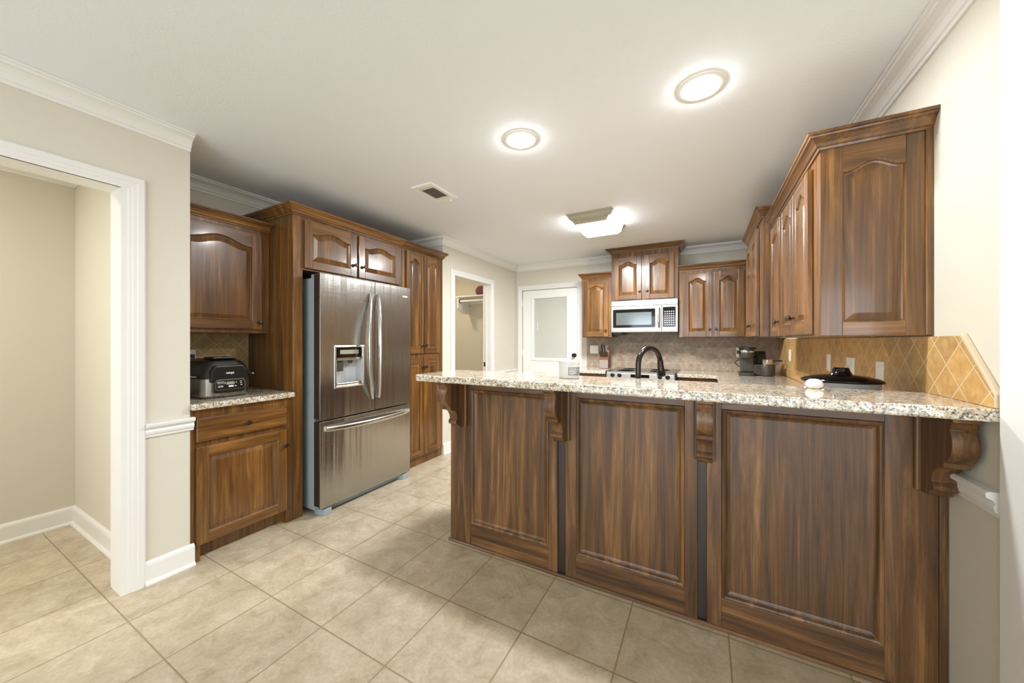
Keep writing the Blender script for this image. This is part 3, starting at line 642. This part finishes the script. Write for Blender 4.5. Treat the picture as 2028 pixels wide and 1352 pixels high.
for x, z, w2, h2 in ((0.066, 0.099, 0.036, 0.003), (0.068, 0.090, 0.004, 0.004), (0.077, 0.090, 0.004, 0.004), (0.086, 0.090, 0.004, 0.004), (0.095, 0.090, 0.004, 0.004), (0.070, 0.069, 0.028, 0.003), (0.070, 0.076, 0.028, 0.002), (0.128, 0.066, 0.026, 0.010), (0.160, 0.068, 0.010, 0.005), (0.190, 0.097, 0.012, 0.003), (0.192, 0.085, 0.009, 0.004), (0.194, 0.073, 0.010, 0.003), (0.168, 0.090, 0.003, 0.008), (0.106, 0.088, 0.004, 0.010)):
    bt_.box(x, -0.0234, z, x + w2, -0.0221, z + h2)
bt_.build('buttons', 'plate', pnl)
MB().tube([(-0.004, 0.16, 0.142), (-0.030, 0.155, 0.142), (-0.036, 0.10, 0.142), (-0.034, 0.03, 0.142), (-0.020, 0.015, 0.142)], 0.008, 10, 0, (1.5, 0.7)).build('handle', 'steel_bright', lid)
MB().tube([(GW + 0.002, 0.12, 0.142), (GW + 0.026, 0.115, 0.142), (GW + 0.032, 0.07, 0.142), (GW + 0.030, 0.02, 0.142), (GW + 0.012, 0.005, 0.142)], 0.008, 10, 0, (1.5, 0.7)).build('handle', 'steel_bright', lid)
def text(name, s, size, mat, parent, loc, rot, ext=0.0006, shear=0.0, align='CENTER'):
    cu = bpy.data.curves.new(name, 'FONT'); cu.body = s; cu.size = size; cu.extrude = ext; cu.align_x = align; cu.shear = shear; cu.offset = size * 0.012
    to = bpy.data.objects.new(name, cu); COL.objects.link(to)
    dg = bpy.context.evaluated_depsgraph_get(); me = bpy.data.meshes.new_from_object(to.evaluated_get(dg))
    bpy.data.objects.remove(to); me.materials.clear(); me.materials.append(M[mat])
    o = bpy.data.objects.new(name, me); COL.objects.link(o); o.parent = parent; o.location = loc; o.rotation_euler = rot; return o
text('lettering', 'NINJA', 0.0165, 'plate', lid, (0.137, -0.0186, 0.150), (pi / 2, 0, 0), shear=0.15)

# ------------------------------------------------------------------ microwave
m_ = thing('microwave', 'stainless over-the-range microwave under the highest cabinet', 'microwave', (-1.028, 4.545, 1.385))
MB().box(0, 0.02, 0, 0.766, 0.358, 0.392).build('body', 'steel_mw', m_, bevel=0.002)
MB().box(0, 0, 0.325, 0.766, 0.02, 0.392).build('vent_panel', 'steel_mw', m_, bevel=0.003)
dr = MB().box(0, 0, 0.006, 0.590, 0.02, 0.321).build('door', 'steel_mw', m_, bevel=0.003)
MB().prism(rrect(0.022, 0.058, 0.520, 0.285, 0.012, 4), 'y', -0.0015, 0.001).build('window_border', 'black_gloss', dr)
MB().box(0.062, -0.0025, 0.090, 0.478, -0.0012, 0.244).build('window', 'mw_glass', dr)
MB().tube([(0.562, -0.002, 0.288), (0.562, -0.028, 0.284), (0.562, -0.036, 0.262), (0.562, -0.038, 0.175), (0.562, -0.036, 0.085), (0.562, -0.028, 0.062), (0.562, -0.002, 0.058)], 0.011, 12).build('handle', 'steel_bright', dr)
cp = MB().box(0.594, 0, 0.006, 0.766, 0.02, 0.321).build('control_panel', 'steel_mw', m_, bevel=0.003)
MB().box(0.604, -0.0015, 0.060, 0.742, 0.001, 0.296).build('keypad', 'black_gloss', cp)
ky = MB()
for i in range(5):
    for j in range(7): ky.box(0.622 + i * 0.023, -0.0025, 0.080 + j * 0.026, 0.634 + i * 0.023, -0.0012, 0.090 + j * 0.026)
ky.build('keys', 'plate', cp)
MB().box(0.02, 0.03, -0.022, 0.12, 0.36, 0.0).build('underside_filter', 'black', m_)

# ------------------------------------------------------------------ range
r_ = thing('range', 'stainless slide-in range with black knobs below the microwave', 'range', (-1.026, 4.235, 0))
MB().box(0.0, 0.03, 0.0, 0.764, 0.665, 0.905).build('body', 'steel_mw', r_)
MB().box(-0.004, 0.03, 0.905, 0.768, 0.667, 0.922).build('cooktop', 'black_gloss', r_, bevel=0.004)
for bx, by, br in ((0.2, 0.2, 0.11), (0.56, 0.2, 0.09), (0.2, 0.47, 0.09), (0.56, 0.47, 0.11)): MB().lathe([(br, 0), (br, 0.0008), (br - 0.006, 0.0008), (br - 0.006, 0)], (bx, by, 0.922), 'z', 28).build('burner', 'graphite', r_)
cpn = MB().prism([(0.03, 0.925), (-0.006, 0.905), (-0.016, 0.800), (0.03, 0.800)], 'x', 0.012, 0.752).build('control_panel', 'steel_mw', r_, bevel=0.004)
for x in (0.0, 0.752): MB().prism([(0.03, 0.930), (-0.010, 0.910), (-0.022, 0.796), (0.03, 0.796)], 'x', x, x + 0.012).build('end_cap', 'black', r_)
for x in (0.085, 0.165, 0.600, 0.680):
    MB().lathe([(0.001, 0), (0.024, 0), (0.024, -0.008), (0.019, -0.012), (0.017, -0.030), (0.001, -0.031)], (0, 0, 0), 'y', 20).build('knob', 'black', cpn, (x, -0.009, 0.880))
MB().box(0.29, -0.0150, 0.862, 0.49, 0.0, 0.898).build('display', 'black_gloss', cpn)
MB().box(0.02, -0.012, 0.16, 0.744, 0.03, 0.78).build('oven_door', 'steel_mw', r_, bevel=0.004)
MB().box(0.02, -0.012, 0.01, 0.744, 0.03, 0.15).build('drawer', 'steel_mw', r_, bevel=0.004)
MB().tube([(0.06, -0.012, 0.74), (0.06, -0.05, 0.74), (0.70, -0.05, 0.74), (0.70, -0.012, 0.74)], 0.010, 10).build('handle', 'steel_bright', r_)

# ------------------------------------------------------------------ faucet
fa = thing('faucet', 'dark bronze gooseneck faucet rising behind the bar top', 'faucet', (-0.3185, 2.06, 0.918), radians(58.7))
MB().lathe([(0.001, 0), (0.030, 0), (0.030, 0.006), (0.022, 0.012), (0.020, 0.06), (0.018, 0.065)], (0, 0, 0), 'z', 24).build('base', 'bronze', fa)
pa = [(0, 0, 0.06), (0, 0, 0.15)]
for i in range(1, 15):
    a = pi * i / 14 * 0.94; pa.append((0.094 * (1 - cos(a)), 0, 0.228 + 0.092 * sin(a)))
pa.insert(2, (0, 0, 0.20)); pa.insert(3, (0, 0, 0.228))
MB().tube(pa, 0.0148, 16).build('spout', 'bronze', fa)
e0 = pa[-1]
MB().tube([(e0[0], 0, e0[2] + 0.004), (e0[0] + 0.003, 0, e0[2] - 0.02), (e0[0] + 0.006, 0, e0[2] - 0.045), (e0[0] + 0.011, 0, e0[2] - 0.080), (e0[0] + 0.012, 0, e0[2] - 0.088)], [0.0165, 0.0165, 0.019, 0.0245, 0.022], 18).build('spray_head', 'bronze', fa)
MB().tube([(0, 0.018, 0.045), (0, 0.040, 0.052), (0, 0.085, 0.085)], [0.008, 0.007, 0.006], 10).build('lever', 'bronze', fa)

# ------------------------------------------------------------------ small things
j = thing('jar', 'white plastic jar with a grey label on the bar top', 'jar', (-0.628, 1.802, 1.0832))
MB().lathe([(0.001, 0), (0.050, 0), (0.0535, 0.004), (0.0545, 0.075), (0.0545, 0.078)], (0, 0, 0), 'z', 40).build('body', 'jar', j)
MB().lathe([(0.001, 0.078), (0.057, 0.078), (0.0575, 0.0795), (0.0575, 0.091), (0.056, 0.0925), (0.001, 0.0925)], (0, 0, 0), 'z', 40).build('lid', 'jar', j)
lb = MB(); NL = 16
a0, a1 = radians(-78), radians(0)
a0, a1 = radians(-62), radians(22)
fc = math.atan2(-1.802, 0.628)
a0, a1 = fc + radians(-5), fc + radians(72)
lb.rings([[(0.0552 * cos(a0 + (a1 - a0) * i / NL), 0.0552 * sin(a0 + (a1 - a0) * i / NL), z) for i in range(NL + 1)] for z in (0.018, 0.060)], 0, False, False, False)
lo = lb.build('label', 'label', j)
tl = MB()
for z, f in ((0.053, 0.62), (0.047, 0.85), (0.042, 0.5), (0.037, 0.66), (0.032, 0.55), (0.027, 0.6), (0.022, 0.4)):
    tl.rings([[(0.0555 * cos(a0 + (a1 - a0) * (0.06 + (f - 0.06) * i / NL)), 0.0555 * sin(a0 + (a1 - a0) * (0.06 + (f - 0.06) * i / NL)), z + dz) for i in range(NL + 1)] for dz in (0, 0.0016)], 0, False, False, False)
tl.build('small_print', 'plate', lo)
wb = tag(MB().lathe([(0.001, 0.0), (0.018, 0.0), (0.025, 0.006), (0.029, 0.015), (0.029, 0.021), (0.025, 0.031), (0.015, 0.038), (0.001, 0.040)], (0, 0, 0), 'z', 32).build('egg_holder', 'plate', None, (0.403, 1.885, 1.0832)), 'small white egg-shaped plastic piece on the bar top before the slow cooker', 'holder')

s_ = thing('slow_cooker', 'grey oval slow cooker with black lid on the lower counter by the right wall', 'slow cooker', (0.550, 2.13, 0.926))
MB().lathe([(0.001, -0.008), (0.118, -0.008), (0.125, 0.01), (0.130, 0.06), (0.133, 0.158), (0.135, 0.162), (0.135, 0.168), (0.001, 0.168)], (0, 0, 0), 'z', 48, 0, 1, 0.68).build('body', 'crock', s_)
lid = MB().lathe([(0.001, 0.168), (0.144, 0.168), (0.146, 0.172), (0.143, 0.178), (0.126, 0.187), (0.098, 0.195), (0.060, 0.2005), (0.001, 0.202)], (0, 0, 0), 'z', 48, 0, 1, 0.70).build('lid', 'black_gloss', s_)
MB().lathe([(0.042, 0.200), (0.037, 0.208), (0.031, 0.220), (0.029, 0.229), (0.024, 0.233), (0.001, 0.234)], (0, 0, 0), 'z', 28).build('lid_knob', 'black_gloss', lid)
for sgn in (-1, 1): MB().box(sgn * 0.133 - 0.012, -0.03, 0.10, sgn * 0.133 + 0.012, 0.03, 0.12).build('handle', 'black', s_, bevel=0.006)

cm = thing('coffee_maker', 'graphite single-serve coffee maker with milk frother in the far corner', 'coffee maker', (0.400, 4.50, 0.918))
MB().rings([[(x, y, z) for x, y in rrect(-0.070, -0.115, 0.075, 0.10, 0.05, 6)] for z in (0.004, 0.010, 0.030)], 0, True, True, True, True).build('base', 'graphite', cm, sharp=30)
MB().box(-0.050, -0.02, 0.030, 0.070, 0.11, 0.205).build('body', 'graphite', cm, bevel=0.012, segs=3)
hd = MB().lathe([(0.050, 0.178), (0.062, 0.184), (0.066, 0.195), (0.066, 0.245), (0.064, 0.268), (0.056, 0.283)], (-0.002, -0.035, 0), 'z', 36).build('brew_head', 'graphite', cm)
MB().lathe([(0.0675, 0.240), (0.0695, 0.244), (0.0695, 0.254), (0.0675, 0.258)], (-0.002, -0.035, 0), 'z', 36).build('band', 'steel_bright', hd)
MB().rings([[(x, y, z) for x, y in rrect(-0.066, -0.098, 0.085, 0.10, 0.055, 6)] for z in (0.270, 0.290, 0.296)], 0, True, True, True, True).build('lid', 'black', cm, sharp=30)
MB().box(-0.088, -0.075, 0.225, -0.064, -0.02, 0.262).build('lever', 'black', cm, bevel=0.006)
MB().box(0.072, -0.01, 0.118, 0.172, 0.115, 0.252).build('water_tank', 'black_gloss', cm, bevel=0.008)
MB().box(0.060, -0.06, 0.004, 0.180, 0.09, 0.118).build('side_housing', 'graphite', cm, bevel=0.01, segs=3)
MB().lathe([(0.060, 0.003), (0.066, 0.008), (0.067, 0.112), (0.064, 0.118), (0.001, 0.118)], (0.178, -0.035, 0), 'z', 36).build('frother_base', 'graphite', cm)
cu = MB().lathe([(0.001, 0.1185), (0.050, 0.1185), (0.051, 0.122), (0.052, 0.168), (0.056, 0.172), (0.054, 0.174), (0.001, 0.172)], (0.178, -0.035, 0), 'z', 36).build('frother_cup', 'steel_bright', cm)
MB().tube([(0.226, -0.04, 0.138), (0.232, -0.042, 0.155), (0.245, -0.045, 0.160), (0.300, -0.050, 0.158)], 0.007, 10, 0, (1.2, 0.9)).build('handle', 'black', cu)
bd = MB()
for x, z in ((0.086, 0.088), (0.098, 0.096), (0.098, 0.078)): bd.lathe([(0.001, 0), (0.006, 0), (0.006, -0.002), (0.001, -0.0025)], (x, -0.0605, z), 'y', 12)
bd.build('buttons', 'black', cm)
MB().tube([(-0.045, 0.09, 0.16), (-0.075, 0.12, 0.145), (-0.095, 0.14, 0.125), (-0.08, 0.14, 0.10), (-0.05, 0.10, 0.08)], 0.0045, 8).build('cord', 'black', cm)

# knife block and the knives in it
kbx, kby = -1.148, 4.70
k_ = thing('knife_block', 'wooden knife block with pale front on the counter left of the range', 'knife block', (kbx, kby, 0.918))
MB().prism([(-0.055, 0.0), (0.075, 0.0), (0.075, 0.21), (0.045, 0.225), (-0.055, 0.12)], 'x', -0.058, 0.058).build('block', 'block_wood', k_, bevel=0.003)
MB().box(-0.056, -0.0575, 0.006, 0.056, -0.055, 0.112).build('front_plate', 'block_face', k_)
kn_l = ('leftmost steak knife in the upper slots of the knife block', 'steak knife, second from left in the knife block', 'steak knife, third from left in the knife block', 'steak knife, fourth from left in the knife block', 'steak knife, fifth from left in the knife block', 'rightmost steak knife in the knife block')
def knife(nm, lab, x, y, z, ln, wd, tilt):
    r = thing(nm, lab, 'knife', (x, y, z), 0, 'knives in the wooden knife block'); r.rotation_euler = (tilt, 0, 0)
    hm = MB().tube([(0, 0, 0.012), (0, 0, 0.02), (0, 0.001, ln * 0.5), (0, 0.003, ln * 0.85), (0, 0.004, ln)], [wd * 0.9, wd, wd * 1.05, wd * 1.15, wd * 0.8], 10, 0, (0.7, 1.2)).build('handle', 'black', r)
    MB().box(-0.0012, -wd * 0.9, -0.05, 0.0012, wd * 0.9, 0.013).build('blade', 'steel_bright', r)
    MB().tube([(0, 0.004, ln - 0.002), (0, 0.004, ln + 0.004)], wd * 0.85, 10, 0, (0.7, 1.2)).build('end_cap', 'steel_bright', r)
for i in range(6): knife('steak_knife', kn_l[i], kbx - 0.046 + i * 0.0184, kby - 0.03, 0.918 + 0.146, 0.085, 0.008, radians(28))
knife('chef_knife', 'taller black-handled knife at the left rear of the knife block', kbx - 0.040, kby + 0.022, 0.918 + 0.205, 0.115, 0.012, radians(14))
knife('bread_knife', 'taller black-handled knife beside the scissors in the knife block', kbx - 0.006, kby + 0.022, 0.918 + 0.205, 0.110, 0.012, radians(14))
sc_ = thing('scissors', 'dark red kitchen scissors in the right rear slot of the knife block', 'scissors', (kbx + 0.034, kby + 0.03, 0.918 + 0.216))
for sx in (-1, 1):
    lp = [(sx * 0.016 + 0.014 * cos(a), 0, 0.045 + 0.024 * sin(a)) for a in [2 * pi * k / 16 for k in range(17)]]
    MB().tube(lp, 0.0045, 8).build('finger_loop', 'red_dark', sc_)
MB().box(-0.012, -0.003, -0.03, 0.012, 0.003, 0.024).build('blades', 'steel_bright', sc_)

# ------------------------------------------------------------------ ceiling things
for x, y, lab in ((-0.928, 1.822, 'left round recessed ceiling light above the breakfast bar'), (-0.011, 1.836, 'right round recessed ceiling light above the breakfast bar')):
    r = thing('recessed_light', lab, 'ceiling light', (x, y, H), 0, 'recessed ceiling lights')
    MB().lathe([(0.100, 0.0), (0.099, -0.003), (0.092, -0.007), (0.064, -0.010), (0.062, -0.008)], (0, 0, 0), 'z', 48).build('trim_ring', 'lens_rim', r)
    MB().lathe([(0.0630, -0.0085), (0.060, -0.017), (0.048, -0.024), (0.028, -0.028), (0.001, -0.029)], (0, 0, 0), 'z', 40).build('lens', 'lens', r)
    area('recessed_lamp', (x, y, H - 0.034), (0, 0, 0), 0.13, 0.13, 17, (0.97, 0.985, 1), 'DISK')
bx = thing('ceiling_light_box', 'rectangular fluorescent ceiling light with moulded end caps', 'ceiling light', (-0.905, 3.40, H))
EP = [(0.0, 0.0), (-0.310, 0.0), (-0.310, -0.012), (-0.300, -0.016), (-0.292, -0.034), (-0.276, -0.056), (-0.262, -0.070), (-0.258, -0.088), (-0.235, -0.092), (-0.235, -0.001)]
for sgn in (1, -1):
    ec = MB(); prof = [(0, 0), (0.0, -0.004)]
    rs = []
    for o_, u in ((0, 0), (0, -0.014), (0.012, -0.017), (0.013, -0.026), (0.020, -0.042), (0.034, -0.054), (0.048, -0.058), (0.049, -0.068), (0.058, -0.070), (0.060, -0.086)):
        y_o = 0.300 - o_; y_i = 0.222; xw = 0.205 - o_ * 0.9
        rs.append([(-xw, sgn * y_o, u), (xw, sgn * y_o, u), (xw, sgn * y_i, u), (-xw, sgn * y_i, u)])
    ec.rings(rs, 0, True, True, True); ec.build('end_cap', 'frame_unlit', bx)
MB().rings([[(x, y, z) for x, y in ((-xx, -0.2215), (xx, -0.2215), (xx, 0.2215), (-xx, 0.2215))] for xx, z in ((0.196, 0), (0.196, -0.03), (0.180, -0.07), (0.150, -0.088))], 0, True, True, True).build('diffuser', 'diffuser', bx)
area('fluorescent_lamp', (-0.905, 3.40, H - 0.095), (0, 0, 0), 0.30, 0.42, 78, (0.97, 0.985, 1))
v_ = thing('ceiling_vent', 'white rectangular ceiling air vent with dark louvres', 'vent', (-1.849, 2.152, H))
vo = MB(); 
vo.rings([[(-a, -b, z), (a, -b, z), (a, b, z), (-a, b, z)] for a, b, z in ((0.098, 0.158, 0), (0.098, 0.158, -0.004), (0.092, 0.152, -0.009), (0.064, 0.122, -0.009), (0.064, 0.122, -0.001))], 0, True, False, False)
vo.build('frame', 'plate', v_)
MB().box(-0.064, -0.122, -0.003, 0.064, 0.122, -0.0005).build('duct', 'vent_dark', v_)
for k in range(7):
    x = -0.054 + k * 0.018
    MB().prism([(x - 0.005, -0.003), (x - 0.003, -0.003), (x + 0.006, -0.010), (x + 0.004, -0.010)], 'y', -0.085, 0.085).build('louvre', 'plate', v_)
for y in (-0.118, -0.106, -0.092, 0.092, 0.106, 0.118): MB().box(-0.064, y - 0.004, -0.010, 0.064, y + 0.002, -0.004).build('cross_louvre', 'plate', v_)
MB().box(0.03, 0.150, -0.022, 0.042, 0.160, -0.008).build('damper_lever', 'plate', v_)

# ------------------------------------------------------------------ closet
sh = thing('closet_shelf', 'white closet shelf with hanging rod seen through the doorway', 'shelf', (-3.24, 4.598, 1.93))
MB().box(-0.05, -0.31, 0.0, 0.53, 0, 0.019).build('board', 'white', sh, bevel=0.002)
MB().prism([(0, 0), (-0.30, 0), (-0.30, -0.16), (-0.20, -0.235), (-0.02, -0.235), (0, -0.235)], 'x', -0.02, 0.0).build('bracket', 'white', sh)
MB().box(-0.05, -0.019, -0.08, 0.53, 0, 0).build('cleat', 'white', sh)
MB().tube([(0.0, -0.26, -0.055), (0.53, -0.26, -0.055)], 0.016, 14).build('rod', 'white', sh)
MB().lathe([(0.026, 0), (0.026, 0.008), (0.019, 0.010), (0.019, 0.0)], (0.0, -0.26, -0.055), 'x', 20).build('rod_socket', 'black', sh)
tag(MB().lathe([(0.001, -0.13), (0.05, -0.125), (0.075, -0.09), (0.075, 0.09), (0.05, 0.125), (0.001, 0.13)], (0, 0, 0), 'x', 28).build('rolled_blanket', 'pink', None, (-2.865, 4.44, 1.949 + 0.0752)), 'rolled dark pink bundle on the closet shelf', 'blanket')
